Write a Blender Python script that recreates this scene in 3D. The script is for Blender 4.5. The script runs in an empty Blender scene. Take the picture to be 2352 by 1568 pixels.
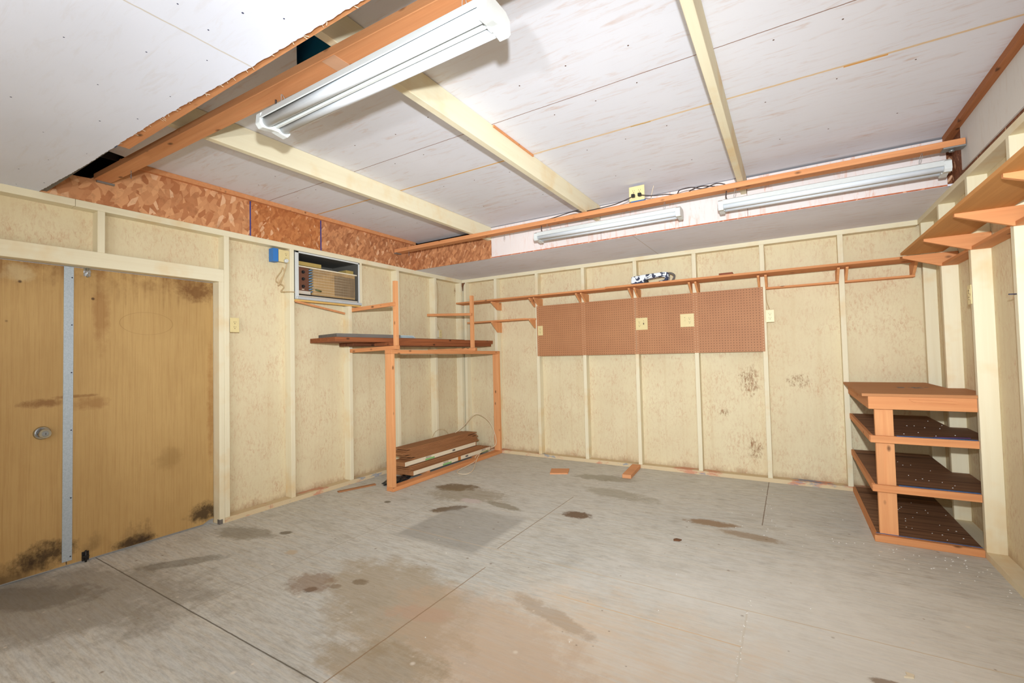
import bpy, bmesh, math, random
from mathutils import Vector, Matrix
random.seed(7)
R = math.radians
C = bpy.context.scene.collection
scn = bpy.context.scene

# ------------------------------------------------------------------ camera
CAM = (3.7785, -4.9258, 1.2440); YAW, PITCH, ROLL, FPX = 0.548046, 0.030710, -0.022965, 1045.04
cd = bpy.data.cameras.new('camera'); cam = bpy.data.objects.new('camera', cd); C.objects.link(cam)
cd.sensor_width = 36.0; cd.lens = 36.0 * FPX / 2352.0; cd.clip_start = 0.02
_f = Vector((-math.sin(YAW)*math.cos(PITCH), math.cos(YAW)*math.cos(PITCH), math.sin(PITCH)))
_r = Vector((math.cos(YAW), math.sin(YAW), 0)); _u = _r.cross(_f)
_r2 = _r*math.cos(ROLL) + _u*math.sin(ROLL); _u2 = -_r*math.sin(ROLL) + _u*math.cos(ROLL)
mw = Matrix((_r2, _u2, -_f)).transposed().to_4x4(); mw.translation = Vector(CAM)
cam.matrix_world = mw
scn.camera = cam

# ------------------------------------------------------------------ world, lights, exposure
w = bpy.data.worlds.new('overcast_sky'); scn.world = w; w.use_nodes = True
w.node_tree.nodes['Background'].inputs[0].default_value = (0.80, 0.89, 1.0, 1)
w.node_tree.nodes['Background'].inputs[1].default_value = 0.45
# the photographer's flash on top of the camera
fl = bpy.data.lights.new('flash', 'SPOT'); fl.shadow_soft_size = 0.03; fl.energy = 800; fl.color = (0.84, 0.92, 1.0); fl.spot_size = R(128); fl.spot_blend = 1.0
fo = bpy.data.objects.new('flash', fl); C.objects.link(fo)
fo.location = (3.81, -4.94, 1.515)
fo.rotation_euler = (Vector((1.7, 0.0, 1.6)) - Vector(fo.location)).to_track_quat('-Z', 'Y').to_euler()
fo.scale = (1.0, 0.49, 1.0)      # flash heads throw a wide, low beam
# added fill lamp for flash light bounced off the white front ceiling
bl = bpy.data.lights.new('bounce_fill', 'AREA'); bl.shape = 'DISK'; bl.size = 0.12; bl.energy = 54; bl.color = (0.86, 0.93, 1.0)
bo = bpy.data.objects.new('bounce_fill', bl); C.objects.link(bo)
bo.location = (3.5, -5.5, 1.45); bo.rotation_euler = Vector((-.25, .1, 1)).to_track_quat('-Z', 'Y').to_euler()
# added fill standing in for daylight through an unseen, assumed open front
dl = bpy.data.lights.new('daylight_fill', 'AREA'); dl.shape = 'RECTANGLE'; dl.size = 2.3; dl.size_y = 2.1; dl.energy = 50; dl.color = (1.0, 0.96, 0.92)
do = bpy.data.objects.new('daylight_fill', dl); C.objects.link(do)
do.location = (3.55, -6.85, 1.10); do.rotation_euler = (R(90), 0, 0)
scn.view_settings.view_transform = 'Standard'; scn.view_settings.look = 'None'
scn.view_settings.exposure = 0.0; scn.view_settings.gamma = 1.0; scn.view_settings.use_curve_mapping = False

# ------------------------------------------------------------------ node helpers
def lin(c):
    return tuple(((v/255.0)/12.92 if v/255.0 <= 0.04045 else ((v/255.0+0.055)/1.055)**2.4) for v in c) + (1.0,)
class NT:
    def __init__(s, name, rough=0.75, spec=0.3, metal=0.0):
        s.m = bpy.data.materials.new(name); s.m.use_nodes = True
        s.t = s.m.node_tree; s.b = s.t.nodes['Principled BSDF']
        s.b.inputs['Roughness'].default_value = rough; s.b.inputs['Metallic'].default_value = metal
        s.b.inputs['Specular IOR Level'].default_value = spec
        g = s.t.nodes.new('ShaderNodeNewGeometry'); s.P = g.outputs['Position']
        s._x = s._y = s._z = None
    def L(s, a, b): s.t.links.new(a, b)
    def put(s, inp, v):
        if isinstance(v, bpy.types.NodeSocket): s.L(v, inp)
        else: inp.default_value = v
    def xyz(s):
        if s._x is None:
            n = s.t.nodes.new('ShaderNodeSeparateXYZ'); s.L(s.P, n.inputs[0]); s._x, s._y, s._z = n.outputs
        return s._x, s._y, s._z
    def m_(s, op, a, b=0.0, c=0.0):
        n = s.t.nodes.new('ShaderNodeMath'); n.operation = op
        s.put(n.inputs[0], a); s.put(n.inputs[1], b); s.put(n.inputs[2], c); return n.outputs[0]
    def scale(s, v, off=(0, 0, 0), rot=(0, 0, 0)):
        n = s.t.nodes.new('ShaderNodeMapping'); s.L(s.P, n.inputs[0]); n.inputs['Location'].default_value = off
        n.inputs['Rotation'].default_value = rot
        n.inputs['Scale'].default_value = v; return n.outputs[0]
    def noise(s, vec, sc=5.0, det=4.0, rough=0.55, dist=0.0):
        n = s.t.nodes.new('ShaderNodeTexNoise'); s.L(vec, n.inputs['Vector'])
        n.inputs['Scale'].default_value = sc; n.inputs['Detail'].default_value = det
        n.inputs['Roughness'].default_value = rough; n.inputs['Distortion'].default_value = dist
        return n.outputs[0]
    def voro(s, vec, sc=5.0, out='Distance', feat='F1'):
        n = s.t.nodes.new('ShaderNodeTexVoronoi'); s.L(vec, n.inputs['Vector']); n.inputs['Scale'].default_value = sc
        n.feature = feat; return n.outputs[out]
    def ramp(s, v, a, b, lo=0.0, hi=1.0):
        n = s.t.nodes.new('ShaderNodeMapRange'); n.clamp = True
        s.put(n.inputs[0], v); n.inputs[1].default_value = a; n.inputs[2].default_value = b
        n.inputs[3].default_value = lo; n.inputs[4].default_value = hi; return n.outputs[0]
    def mix(s, f, a, b, mode='MIX'):
        n = s.t.nodes.new('ShaderNodeMix'); n.data_type = 'RGBA'; n.blend_type = mode
        s.put(n.inputs[0], f)
        s.put(n.inputs[6], a); s.put(n.inputs[7], b); return n.outputs[2]
    def done(s, col, bump=None, bs=0.2, bd=0.002):
        s.put(s.b.inputs['Base Color'], col)
        if bump is not None:
            n = s.t.nodes.new('ShaderNodeBump'); n.inputs['Strength'].default_value = bs; n.inputs['Distance'].default_value = bd
            s.L(bump, n.inputs['Height']); s.L(n.outputs[0], s.b.inputs['Normal'])
        return s.m
def plain(name, c, rough=0.5, metal=0.0, spec=0.5):
    n = NT(name, rough, spec, metal); v = n.noise(n.P, 30, 3)
    return n.done(n.mix(n.ramp(v, .3, .7, 0, .12), lin(c), lin(tuple(x*0.8 for x in c))))
def lumber(name, base, dark, axis, knots=True, gs=1.0, amt=.55, stain=None, rough=0.7):
    n = NT(name, rough, .25)
    st = [46, 46, 46]; st['XYZ'.index(axis)] = 1.8
    g = n.noise(n.scale(tuple(v*gs for v in st)), 1.0, 4, .6, .6)
    st2 = [9, 9, 9]; st2['XYZ'.index(axis)] = .7
    g2 = n.noise(n.scale(tuple(st2), (3, 1, 7)), 1.0, 2, .5, 1.2)
    col = n.mix(n.ramp(g, .35, .7, 0, amt), lin(base), lin(dark))
    col = n.mix(n.ramp(g2, .4, .7, 0, amt*.8), col, lin(tuple(v*.88 for v in base)))
    if knots:
        sk = [13, 13, 13]; sk['XYZ'.index(axis)] = 6.5
        k = n.voro(n.scale(tuple(sk)), 1.0)
        col = n.mix(n.ramp(k, .06, .17, .8, 0), col, lin(tuple(v*.45 for v in dark)))
    if stain:
        q = n.noise(n.scale((3, 3, 3), (9, 2, 4)), 1.0, 4, .6)
        col = n.mix(n.ramp(q, .5, .68, 0, .8), col, lin(stain))
    return n.done(col, g, .15, .001)
def blob(n, cx, cy, rx, ry, rot=0.0, edge=.35, ns=6.0, amp=.9, axes=(0, 1)):
    edge = min(.95, edge*1.9); amp = amp*1.7
    """irregular stain and painted-light mask: ellipse in two world axes with a noisy edge"""
    p = n.xyz(); a, b = p[axes[0]], p[axes[1]]
    dx = n.m_('SUBTRACT', a, cx); dy = n.m_('SUBTRACT', b, cy); c, s_ = math.cos(rot), math.sin(rot)
    u = n.m_('DIVIDE', n.m_('ADD', n.m_('MULTIPLY', dx, c), n.m_('MULTIPLY', dy, s_)), rx)
    v = n.m_('DIVIDE', n.m_('SUBTRACT', n.m_('MULTIPLY', dy, c), n.m_('MULTIPLY', dx, s_)), ry)
    d = n.m_('ADD', n.m_('MULTIPLY', u, u), n.m_('MULTIPLY', v, v))
    nz = n.m_('MULTIPLY', n.m_('SUBTRACT', n.noise(n.scale((1, 1, 1), (cx*3.1, cy*1.7, 0)), ns*1.3, 6, .72), .5), amp*2.2)
    return n.ramp(n.m_('ADD', d, nz), 1.0-edge, 1.0, 1, 0)
def seam(n, ax, v0, wd, amp=.003, lo=None, hi=None, lax=None, ns=9):
    p = n.xyz(); q = n.m_('SUBTRACT', p[ax], v0)
    nz = n.m_('MULTIPLY', n.m_('SUBTRACT', n.noise(n.P, ns, 4, .7), .5), amp*2)
    mk = n.ramp(n.m_('ABSOLUTE', n.m_('ADD', q, nz)), wd*.6, wd, 1, 0)
    if lax is not None:
        mk = n.m_('MULTIPLY', mk, n.m_('MULTIPLY', n.m_('GREATER_THAN', p[lax], lo), n.m_('LESS_THAN', p[lax], hi)))
    return mk

# ------------------------------------------------------------------ materials
def mat_osb_paint(name, dirt=True):
    n = NT(name, .85, .2)
    a = n.noise(n.scale((1, 1, 1)), 5.5, 5, .7, .3)
    b = n.noise(n.scale((60, 60, 26), (4, 4, 4)), 1.0, 5, .75, .5)
    c = n.noise(n.scale((1, 1, 1), (8, 0, 3)), 2.0, 3, .5)
    col = n.mix(n.ramp(c, .35, .65), lin((224, 209, 172)), lin((218, 201, 164)))
    msk = n.m_('MULTIPLY', n.ramp(b, .46, .66), n.ramp(a, .42, .64, .15, .85))
    col = n.mix(msk, col, lin((200, 160, 126)))
    vs = n.noise(n.scale((20, 20, .5), (2, 5, 1)), 1.0, 3, .5)
    col = n.mix(n.ramp(vs, .55, .8, 0, .35), col, lin((202, 172, 130)))
    if dirt:
        z = n.xyz()[2]
        e = n.m_('ADD', z, n.m_('MULTIPLY', n.m_('SUBTRACT', n.noise(n.scale((1, 1, .5)), 9, 5, .8), .5), .22))
        col = n.mix(n.ramp(e, .02, .09, .5, 0), col, lin((140, 92, 56)))
        for cx, cz, rx, rz, axx in ((3.43, .95, .09, .16, 0), (3.46, .28, .07, .12, 0), (3.83, .95, .10, .07, 0), (3.2, .62, .05, .04, 0), (-.05, 2.13, .03, .09, 1)):
            mk = blob(n, cx, cz, rx, rz, 0, .5, 16, 1.2, (axx, 2))
            col = n.mix(n.m_('MULTIPLY', n.m_('MULTIPLY', mk, n.ramp(b, .42, .6)), .8), col, lin((140, 98, 66)))
    return n.done(col, b, .25, .002)
def mat_white_ply(name, base=(226, 221, 222), streak=(206, 176, 158), axis='X', seams=(), dots=None, mott=.5, seamdirt=None):
    n = NT(name, .85, .2)
    sc = [30, 30, 30]; sc['XYZ'.index(axis)] = 5.0
    b = n.noise(n.scale(tuple(sc)), 1.0, 4, .7, .8)
    a = n.noise(n.scale((1, 1, 1)), 3.2, 4, .65)
    d = n.noise(n.scale((1, 1, 1), (5, 5, 5)), 1.1, 3, .5)
    col = n.mix(n.ramp(d, .35, .65), lin(base), lin(tuple(v*.965 for v in base)))
    col = n.mix(n.m_('MULTIPLY', n.ramp(b, .52, .68), n.ramp(a, .40, .65, .1, mott)), col, lin(streak))
    for (ax, v0, wd, amp, c, lo, hi, lax) in seams:
        col = n.mix(seam(n, ax, v0, wd, amp, lo, hi, lax), col, lin(c))
    if dots:
        for ang, off, th in ((.0, (0, 0, 0), .05), (.7, (3.3, 1.1, 0), .035)):
            v = n.voro(n.scale((3.1, 2.3, 3.0), off), 1.0)
            col = n.mix(n.ramp(v, th*.55, th, .9, 0), col, lin(dots))
    return n.done(col, b, .12, .0015)
def mat_osb_raw(name, a=(234, 184, 140), b=(196, 132, 88), sc=1.0):
    n = NT(name, .7, .3)
    layers = []
    for k, (rx, an) in enumerate(((13, 1.1), (13, -.9), (13, 2.0))):
        wv = n.t.nodes.new('ShaderNodeVectorMath'); wv.operation = 'ADD'
        nn = n.t.nodes.new('ShaderNodeTexNoise'); n.L(n.P, nn.inputs['Vector']); nn.inputs['Scale'].default_value = 7; nn.inputs['Detail'].default_value = 2
        vm = n.t.nodes.new('ShaderNodeVectorMath'); vm.operation = 'SCALE'; n.L(nn.outputs['Color'], vm.inputs[0]); vm.inputs['Scale'].default_value = .03
        # project so X and Y walls both carry chips: use (x+y, z)
        x, y, z = n.xyz(); cx = n.t.nodes.new('ShaderNodeCombineXYZ'); n.L(n.m_('ADD', x, y), cx.inputs[0]); n.L(z, cx.inputs[1])
        n.L(cx.outputs[0], wv.inputs[0]); n.L(vm.outputs[0], wv.inputs[1])
        m0 = n.t.nodes.new('ShaderNodeMapping'); n.L(wv.outputs[0], m0.inputs[0]); m0.inputs['Rotation'].default_value = (0, 0, an)
        mp = n.t.nodes.new('ShaderNodeMapping'); n.L(m0.outputs[0], mp.inputs[0]); mp.inputs['Scale'].default_value = (13*sc, 34*sc, 1); mp.inputs['Location'].default_value = (k*3.3, k, 0)
        vo = n.t.nodes.new('ShaderNodeTexVoronoi'); n.L(mp.outputs[0], vo.inputs['Vector']); vo.inputs['Scale'].default_value = 1.0; vo.voronoi_dimensions = '2D'
        sp = n.t.nodes.new('ShaderNodeSeparateColor'); n.L(vo.outputs['Color'], sp.inputs[0]); layers.append((sp.outputs[0], sp.outputs[1]))
    v = layers[0][0]; 
    mk1 = n.m_('GREATER_THAN', layers[1][1], .55); mk2 = n.m_('GREATER_THAN', layers[2][1], .68)
    def mixf(f, p, q): return n.m_('ADD', n.m_('MULTIPLY', p, n.m_('SUBTRACT', 1.0, f)), n.m_('MULTIPLY', q, f))
    v = mixf(mk1, v, layers[1][0]); v = mixf(mk2, v, layers[2][0])
    col = n.mix(v, lin(b), lin(a))
    col = n.mix(n.ramp(v, .9, .97, 0, .6), col, lin((232, 190, 152)))
    g = n.noise(n.scale((14, 14, 14)), 1.0, 5, .7)
    col = n.mix(n.ramp(g, .5, .75, 0, .5), col, lin(tuple(x*.75 for x in b)))
    return n.done(col, v, .3, .002)

OSB = mat_osb_paint('cream_painted_strand_board')
def cream_lumber(axis, nm='cream_painted_lumber'):
    n = NT(nm + '_' + axis.lower(), .75, .25)
    st = [30, 30, 30]; st['XYZ'.index(axis)] = 1.2
    g = n.noise(n.scale(tuple(st)), 1.0, 4, .6, .5); q = n.noise(n.scale((2.2, 2.2, 2.2), (1, 2, 3)), 1.0, 4, .65)
    col = n.mix(n.ramp(g, .4, .7, 0, .3), lin((230, 219, 188)), lin((216, 197, 160)))
    col = n.mix(n.ramp(q, .52, .72, 0, .6), col, lin((220, 180, 116)))
    return n.done(col, g, .12, .001)
CLX, CLY, CLZ = cream_lumber('X'), cream_lumber('Y'), cream_lumber('Z')
n = NT('scuffed_plate_paint', .8, .2)   # bottom plates: cream paint scraped to pink wood, blue and grey floor paint
q = n.noise(n.scale((3, 3, 9)), 1.0, 5, .7); q2 = n.noise(n.scale((2.2, 2.2, 7), (7, 7, 7)), 1.0, 5, .7)
col = n.mix(n.ramp(q, .52, .6), lin((214, 192, 154)), lin((206, 150, 120)))
col = n.mix(n.ramp(q2, .58, .64, 0, .85), col, lin((128, 142, 160)))
PLATE = n.done(col)
WOODX = lumber('orange_pine_along_x', (218, 150, 97), (192, 118, 70), 'X')
WOODY = lumber('orange_pine_along_y', (218, 150, 97), (192, 118, 70), 'Y')
WOODZ = lumber('orange_pine_upright', (228, 164, 110), (204, 130, 80), 'Z')
BEAMM = lumber('orange_beam_pine', (216, 150, 100), (192, 118, 70), 'X')
RIMM = lumber('brown_edge_lumber', (176, 112, 68), (128, 74, 40), 'Y')
WHITEX = mat_white_ply('white_back_soffit_plywood', base=(234, 233, 240), axis='X', seams=((0, 2.62, .0035, .004, (196, 182, 172), -1.0, .2, 1),))
TRAY = mat_white_ply('white_raised_ceiling_plywood', base=(230, 228, 232), axis='X', mott=.6, seams=(
    (1, -2.705, .0035, .004, (150, 118, 100), -1, 9, 0),
    (1, -2.215, .010, .006, (226, 196, 156), 2.3, 9, 0), (1, -2.24, .009, .004, (226, 176, 104), -1, 2.28, 0),
    (1, -2.205, .009, .004, (224, 164, 92), 4.05, 4.22, 0), (1, -2.21, .006, .004, (200, 160, 90), 3.0, 3.12, 0)))
FRONTC = mat_white_ply('white_front_ceiling_plywood', base=(230, 232, 242), streak=(214, 208, 206), axis='X', mott=.35,
    seams=((0, 2.19, .004, .006, (208, 200, 190), -9, 0, 1),))
FASCIA = mat_white_ply('white_strand_board', base=(230, 218, 212), streak=(214, 158, 130), axis='Z', mott=.9)
RFASC = mat_white_ply('white_side_strand_board', base=(214, 208, 200), streak=(196, 176, 156), axis='Z', mott=.5)
RAW1 = mat_osb_raw('raw_strand_board_light', (226, 166, 116), (178, 112, 70), .95); RAW2 = mat_osb_raw('raw_strand_board_dark', (204, 134, 80), (168, 98, 54), 1.6)
RAW3 = mat_osb_raw('raw_strand_board_mid', (212, 148, 100), (160, 100, 64), 1.4)
RAW4 = mat_osb_raw('raw_strand_board_brown', (134, 80, 48), (100, 56, 30), 2.0)

# floor -------------------------------------------------------------
n = NT('grey_painted_plywood_floor', .62, .3)
g = n.noise(n.scale((2.0, 46, 46), (0, 0, 0), (0, 0, R(-2))), 1.0, 4, .65, .4)
b = n.noise(n.scale((1.0, 1.5, 1)), 1.3, 5, .6); b2 = n.noise(n.scale((1.0, 1.6, 1), (6, 3, 0)), 3.2, 5, .65)
f = n.noise(n.scale((7, 22, 10), (2, 2, 0)), 1.0, 5, .75)
col = n.mix(n.ramp(b, .35, .65), lin((202, 202, 195)), lin((213, 212, 203)))
col = n.mix(n.ramp(g, .42, .68, 0, .5), col, lin((206, 194, 170)))
col = n.mix(n.ramp(f, .5, .72, 0, .5), col, lin((148, 132, 108)))
col = n.mix(n.ramp(b2, .55, .75, 0, .4), col, lin((140, 132, 112)))
# worn pale wood in the middle of the room
fg = n.noise(n.scale((9, 70, 20), (1, 1, 0), (0, 0, R(-2))), 1.0, 3, .8)
col = n.mix(n.ramp(fg, .4, .72, 0, .42), col, lin((136, 128, 112)))
col = n.mix(n.ramp(fg, .6, .3, 0, .25), col, lin((214, 206, 190)))
rgt = blob(n, 3.9, -3.0, 1.5, 1.5, .2, .9, 2.0, .5)  # pale right side: worn paint plus brighter light painted into the floor
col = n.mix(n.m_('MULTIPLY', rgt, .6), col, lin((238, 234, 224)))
worn = blob(n, 3.0, -3.3, .95, .8, .3, .8, 3.0, .7)
col = n.mix(n.m_('MULTIPLY', worn, n.ramp(g, .3, .65, .25, .85)), col, lin((222, 200, 172)))
for (cx, cy, rx, ry, ro, c, a_, ns) in (
    (1.98, -3.22, .62, .34, -.35, (166, 146, 114), .6, 5), (2.55, -3.25, .62, .32, -.2, (200, 172, 142), .5, 6), (2.3, -3.6, .35, .14, .2, (160, 140, 108), .6, 7), (2.75, -2.95, .3, .06, -.3, (168, 142, 112), .5, 9), (2.2, -3.25, .2, .07, .3, (196, 160, 134), .5, 10),
    (1.02, -1.48, .24, .13, .3, (112, 88, 54), .85, 9), (1.25, -1.62, .42, .22, .2, (140, 124, 94), .5, 12), (1.34, -1.99, .17, .07, .9, (112, 92, 68), .9, 12),
    (1.7, -1.72, .22, .06, -.2, (124, 112, 84), .6, 9), (2.325, -1.64, .13, .085, .1, (112, 88, 66), .95, 12), (3.24, -1.35, .2, .07, .1, (146, 118, 88), .9, 8), (3.5, -1.48, .25, .06, -.1, (150, 124, 94), .7, 8),
    (1.51, -3.37, .045, .03, .6, (96, 84, 74), .85, 12), (1.69, -3.18, .055, .035, .3, (126, 106, 78), .7, 12), (1.60, -3.28, .04, .025, .3, (134, 112, 84), .6, 12), (1.45, -3.32, .16, .13, 0, (140, 110, 84), .6, 14),
    (.97, -3.134, .05, .04, 0, (196, 178, 150), .9, 9), (.62, -2.95, .05, .035, .4, (100, 88, 66), .8, 9), (1.38, -1.74, .11, .06, 0, (206, 192, 186), .8, 14),
    (.75, -2.1, .035, .03, 0, (96, 90, 70), .8, 10), (.35, -3.1, .3, .12, .2, (118, 106, 84), .55, 6), (.45, -4.1, .9, .45, .5, (128, 118, 102), .55, 3.5), (.2, -4.2, .5, .16, .6, (98, 90, 78), .5, 6), (.5, -3.55, .3, .07, .9, (104, 98, 84), .5, 8),  # broad blob by the door: grime plus painted-in corner darkness
    (2.15, -.55, .35, .12, .1, (132, 124, 98), .55, 7), (2.45, -1.0, .4, .14, -.2, (140, 130, 104), .45, 7), (4.05, -2.75, .07, .03, 0, (138, 116, 94), .8, 10), (4.2, -2.85, .06, .03, 0, (144, 126, 104), .7, 10)):
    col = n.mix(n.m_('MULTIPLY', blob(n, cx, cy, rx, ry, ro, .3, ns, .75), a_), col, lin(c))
# darker freshly painted rectangle
x, y, z = n.xyz()
u = n.m_('ADD', n.m_('MULTIPLY', x, .97), n.m_('MULTIPLY', y, .25)); 
rect = n.m_('MULTIPLY', n.m_('MULTIPLY', n.ramp(x, 1.33, 1.37), n.ramp(x, 2.0, 2.05, 1, 0)), n.m_('MULTIPLY', n.ramp(y, -2.62, -2.56), n.ramp(y, -1.95, -1.83, 1, 0)))
col = n.mix(n.m_('MULTIPLY', rect, .5), col, lin((140, 136, 128)))
for (ax, v0, wd, amp, c, lo, hi, lax) in (
    (1, -2.465, .003, .003, (206, 184, 148), 1.0, 4.9, 0), (1, -1.235, .0025, .002, (198, 190, 170), 2.0, 4.9, 0), (1, -2.775, .004, .004, (222, 192, 150), 2.7, 3.56, 0),
    (0, 3.565, .004, .004, (118, 96, 74), -1.23, .1, 1), (0, 3.56, .005, .006, (214, 206, 190), -3.7, -2.47, 1),
    (1, -3.80, .004, .003, (92, 84, 70), -.1, 2.4, 0), (0, 2.12, .004, .004, (140, 116, 84), -2.45, -1.24, 1), (0, 1.14, .003, .003, (168, 158, 138), -3.8, -1.2, 1), (0, 2.2, .004, .004, (150, 122, 90), -3.8, -2.7, 1)):
    col = n.mix(n.m_('MULTIPLY', seam(n, ax, v0, wd, amp, lo, hi, lax), .85), col, lin(c))
for off, sc, c in (((0, 0, 0), 4.2, (236, 226, 208)), ((5, 5, 0), 5.3, (126, 106, 84)), ((9, 1, 0), 6.5, (226, 214, 196)), ((2, 7, 0), 9.5, (140, 118, 92))):
    v = n.voro(n.scale((1, 1, 1), off), sc)
    col = n.mix(n.ramp(v, .02, .06, .7, 0), col, lin(c))
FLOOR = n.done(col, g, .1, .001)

# doors ---------------------------------------------------------------
n = NT('tan_hardboard_door', .6, .3)
g = n.noise(n.scale((120, 120, 3)), 1.0, 4, .7); b = n.noise(n.scale((1, 1, .7)), 2.4, 5, .6)
col = n.mix(n.ramp(b, .35, .65), lin((192, 156, 100)), lin((180, 144, 90)))
col = n.mix(n.ramp(g, .45, .7, 0, .35), col, lin((150, 106, 56)))
x, y, z = n.xyz()
mo = n.noise(n.scale((1, 6, 4), (3, 1, 2)), 1.0, 6, .75)
bot = n.m_('MULTIPLY', n.ramp(n.m_('ADD', z, n.m_('MULTIPLY', n.m_('SUBTRACT', mo, .5), .42)), .03, .15, 1, 0), n.ramp(n.noise(n.scale((1, 1, 1), (1, 1, 1)), 2.2, 3, .5), .46, .58))
col = n.mix(n.m_('MULTIPLY', bot, .85), col, lin((52, 34, 20)))
strk = n.noise(n.scale((1, 34, 1.1), (4, 4, 4)), 1.0, 4, .6)
top = n.m_('MULTIPLY', n.ramp(n.m_('ADD', z, n.m_('MULTIPLY', n.m_('SUBTRACT', strk, .5), .5)), 1.68, 1.88), n.ramp(mo, .4, .6))
col = n.mix(n.m_('MULTIPLY', top, .7), col, lin((112, 68, 30)))
for (cy, cz, ry, rz, c, a_, ns) in ((-3.22, 1.80, .16, .10, (104, 62, 26), .75, 12), (-3.16, .10, .14, .09, (46, 30, 18), .85, 12), (-3.60, .035, .13, .05, (46, 30, 18), .85, 16), (-4.03, .11, .15, .09, (44, 30, 18), .85, 14),
    (-3.78, 1.6, .05, .3, (140, 90, 44), .5, 6), (-4.05, 1.02, .12, .03, (120, 76, 38), .7, 14), (-3.84, 1.0, .12, .05, (136, 88, 44), .5, 12), (-3.9, 1.05, .14, .012, (120, 74, 36), .6, 12), (-3.12, .9, .03, .5, (140, 86, 36), .5, 8), (-3.4, .55, .1, .09, (150, 116, 66), .5, 7), (-4.16, 1.80, .08, .06, (196, 172, 128), .7, 8)):
    col = n.mix(n.m_('MULTIPLY', blob(n, cy, cz, ry, rz, 0, .5, ns, .8, (1, 2)), a_), col, lin(c))
v = n.voro(n.scale((1, 3.3, 3.3), (2, 2, 2)), 1.0)
col = n.mix(n.ramp(v, .022, .04, .85, 0), col, lin((70, 44, 24)))
# faint oval maker's stamp on the right leaf
du = n.m_('DIVIDE', n.m_('SUBTRACT', y, -3.53), .155); dv = n.m_('DIVIDE', n.m_('SUBTRACT', z, 1.528), .078)
rr = n.m_('SQRT', n.m_('ADD', n.m_('MULTIPLY', du, du), n.m_('MULTIPLY', dv, dv)))
col = n.mix(n.ramp(n.m_('ABSOLUTE', n.m_('SUBTRACT', rr, 1.0)), .008, .025, .4, 0), col, lin((140, 104, 56)))
DOOR = n.done(col, g, .1, .001)

# pegboard: 1 inch grid of holes, pale where a stud is behind ---------
n = NT('brown_pegboard', .6, .3)
x, y, z = n.xyz()
def cell(v, o): 
    t_ = n.m_('DIVIDE', n.m_('SUBTRACT', v, o), .0254); return n.m_('SUBTRACT', n.m_('FRACT', t_), .5)
cu, cv = cell(x, 1.1405), cell(z, 1.228)
d = n.m_('SQRT', n.m_('ADD', n.m_('MULTIPLY', cu, cu), n.m_('MULTIPLY', cv, cv)))
hole = n.ramp(d, .11, .17, 1, 0)
sx = n.m_('MODULO', n.m_('SUBTRACT', x, 1.119), .6096)
pale = n.m_('LESS_THAN', sx, .043)
gg = n.noise(n.P, 3, 4)
base = n.mix(n.ramp(gg, .35, .65), lin((182, 128, 88)), lin((174, 120, 82)))
PEG = n.done(n.mix(hole, base, n.mix(pale, lin((84, 52, 30)), lin((216, 180, 144)))))

DARKPLY = lumber('dark_brown_stained_plywood', (156, 112, 80), (70, 44, 28), 'X', False, .55, .95)
BENCHTOP = lumber('bench_top_plywood', (190, 132, 84), (164, 106, 64), 'X', False)
SHELFP = lumber('shelf_plywood_underside', (206, 146, 84), (186, 124, 66), 'Y', False, 1.0, .5)
LAM = lumber('brown_laminate_plank', (176, 124, 82), (136, 88, 54), 'Y', False)
OLDB = lumber('dark_weathered_board', (122, 72, 44), (66, 38, 24), 'Y', True, 1.0, .8)
OLDB2 = lumber('red_brown_board', (158, 92, 54), (104, 58, 34), 'Y', True, 1.0, .7)
BRICKW = lumber('orange_wood_offcut', (224, 160, 112), (200, 132, 86), 'X', False)
PLASTW = plain('white_enamel', (212, 214, 210), .35)
TUBE = plain('frosted_white_tube', (222, 226, 230), .22)
IVORY = plain('ivory_plastic', (226, 206, 150), .4)
SLOT = plain('dark_slot', (90, 70, 50), .6)
BLACKP = plain('black_plastic', (28, 26, 26), .5)
CHROME = plain('polished_chrome', (200, 205, 210), .18, 1.0)
GALV = NT('galvanised_steel', .45, .5, .25); q = GALV.voro(GALV.scale((1, 1, 1)), 190, 'Color')
sp_ = GALV.t.nodes.new('ShaderNodeSeparateColor'); GALV.L(q, sp_.inputs[0])
GALV = GALV.done(GALV.mix(GALV.ramp(sp_.outputs[0], 0, 1), lin((186, 196, 204)), lin((170, 182, 190))))
STEEL = plain('dull_steel', (150, 152, 150), .45, .7)
NAIL = plain('rusty_nail', (110, 80, 64), .6, .4)
BLUEBOX = plain('blue_plastic_box', (54, 120, 190), .5)
BLUEP = plain('blue_paint_edge', (62, 96, 140), .7)
BLUELINE = plain('blue_marker_line', (60, 62, 130), .7)
TARPM = plain('blue_tarpaulin', (60, 196, 255), .4)
CABLEW = plain('off_white_cable', (226, 206, 176), .5)
CABLEC = plain('beige_cord', (196, 168, 124), .5)
CABLEB = plain('black_cord', (56, 40, 34), .5)
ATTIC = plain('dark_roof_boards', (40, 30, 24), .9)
GREYP = lumber('grey_scuffed_panel', (120, 112, 104), (76, 70, 64), 'Y', False)
PALESH = plain('pale_blue_plastic_sheet', (184, 200, 204), .4)
CREAMP = plain('pale_cardboard', (232, 218, 190), .7)
BLKBAG = plain('black_plastic_bag', (30, 36, 40), .35)
GREENP = plain('green_print', (126, 190, 110), .6)
TANTAPE = plain('brown_tape', (196, 122, 56), .4)
INKM = plain('grey_ink', (110, 104, 96), .7)
COILM = lumber('dusty_cooling_fins', (186, 152, 104), (146, 116, 80), 'Z', False, 3.0, .6, (122, 100, 78))
BRNPANEL = plain('brown_control_panel', (104, 66, 48), .5)
BLUECU = plain('blue_grey_return_bends', (120, 150, 176), .5, .3)
RUSTW = lumber('rusty_white_sheet_metal', (206, 198, 184), (168, 150, 126), 'Y', False, 1.0, .6, (190, 160, 120))
FOAM = plain('yellow_foam', (176, 150, 84), .9)
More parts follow.
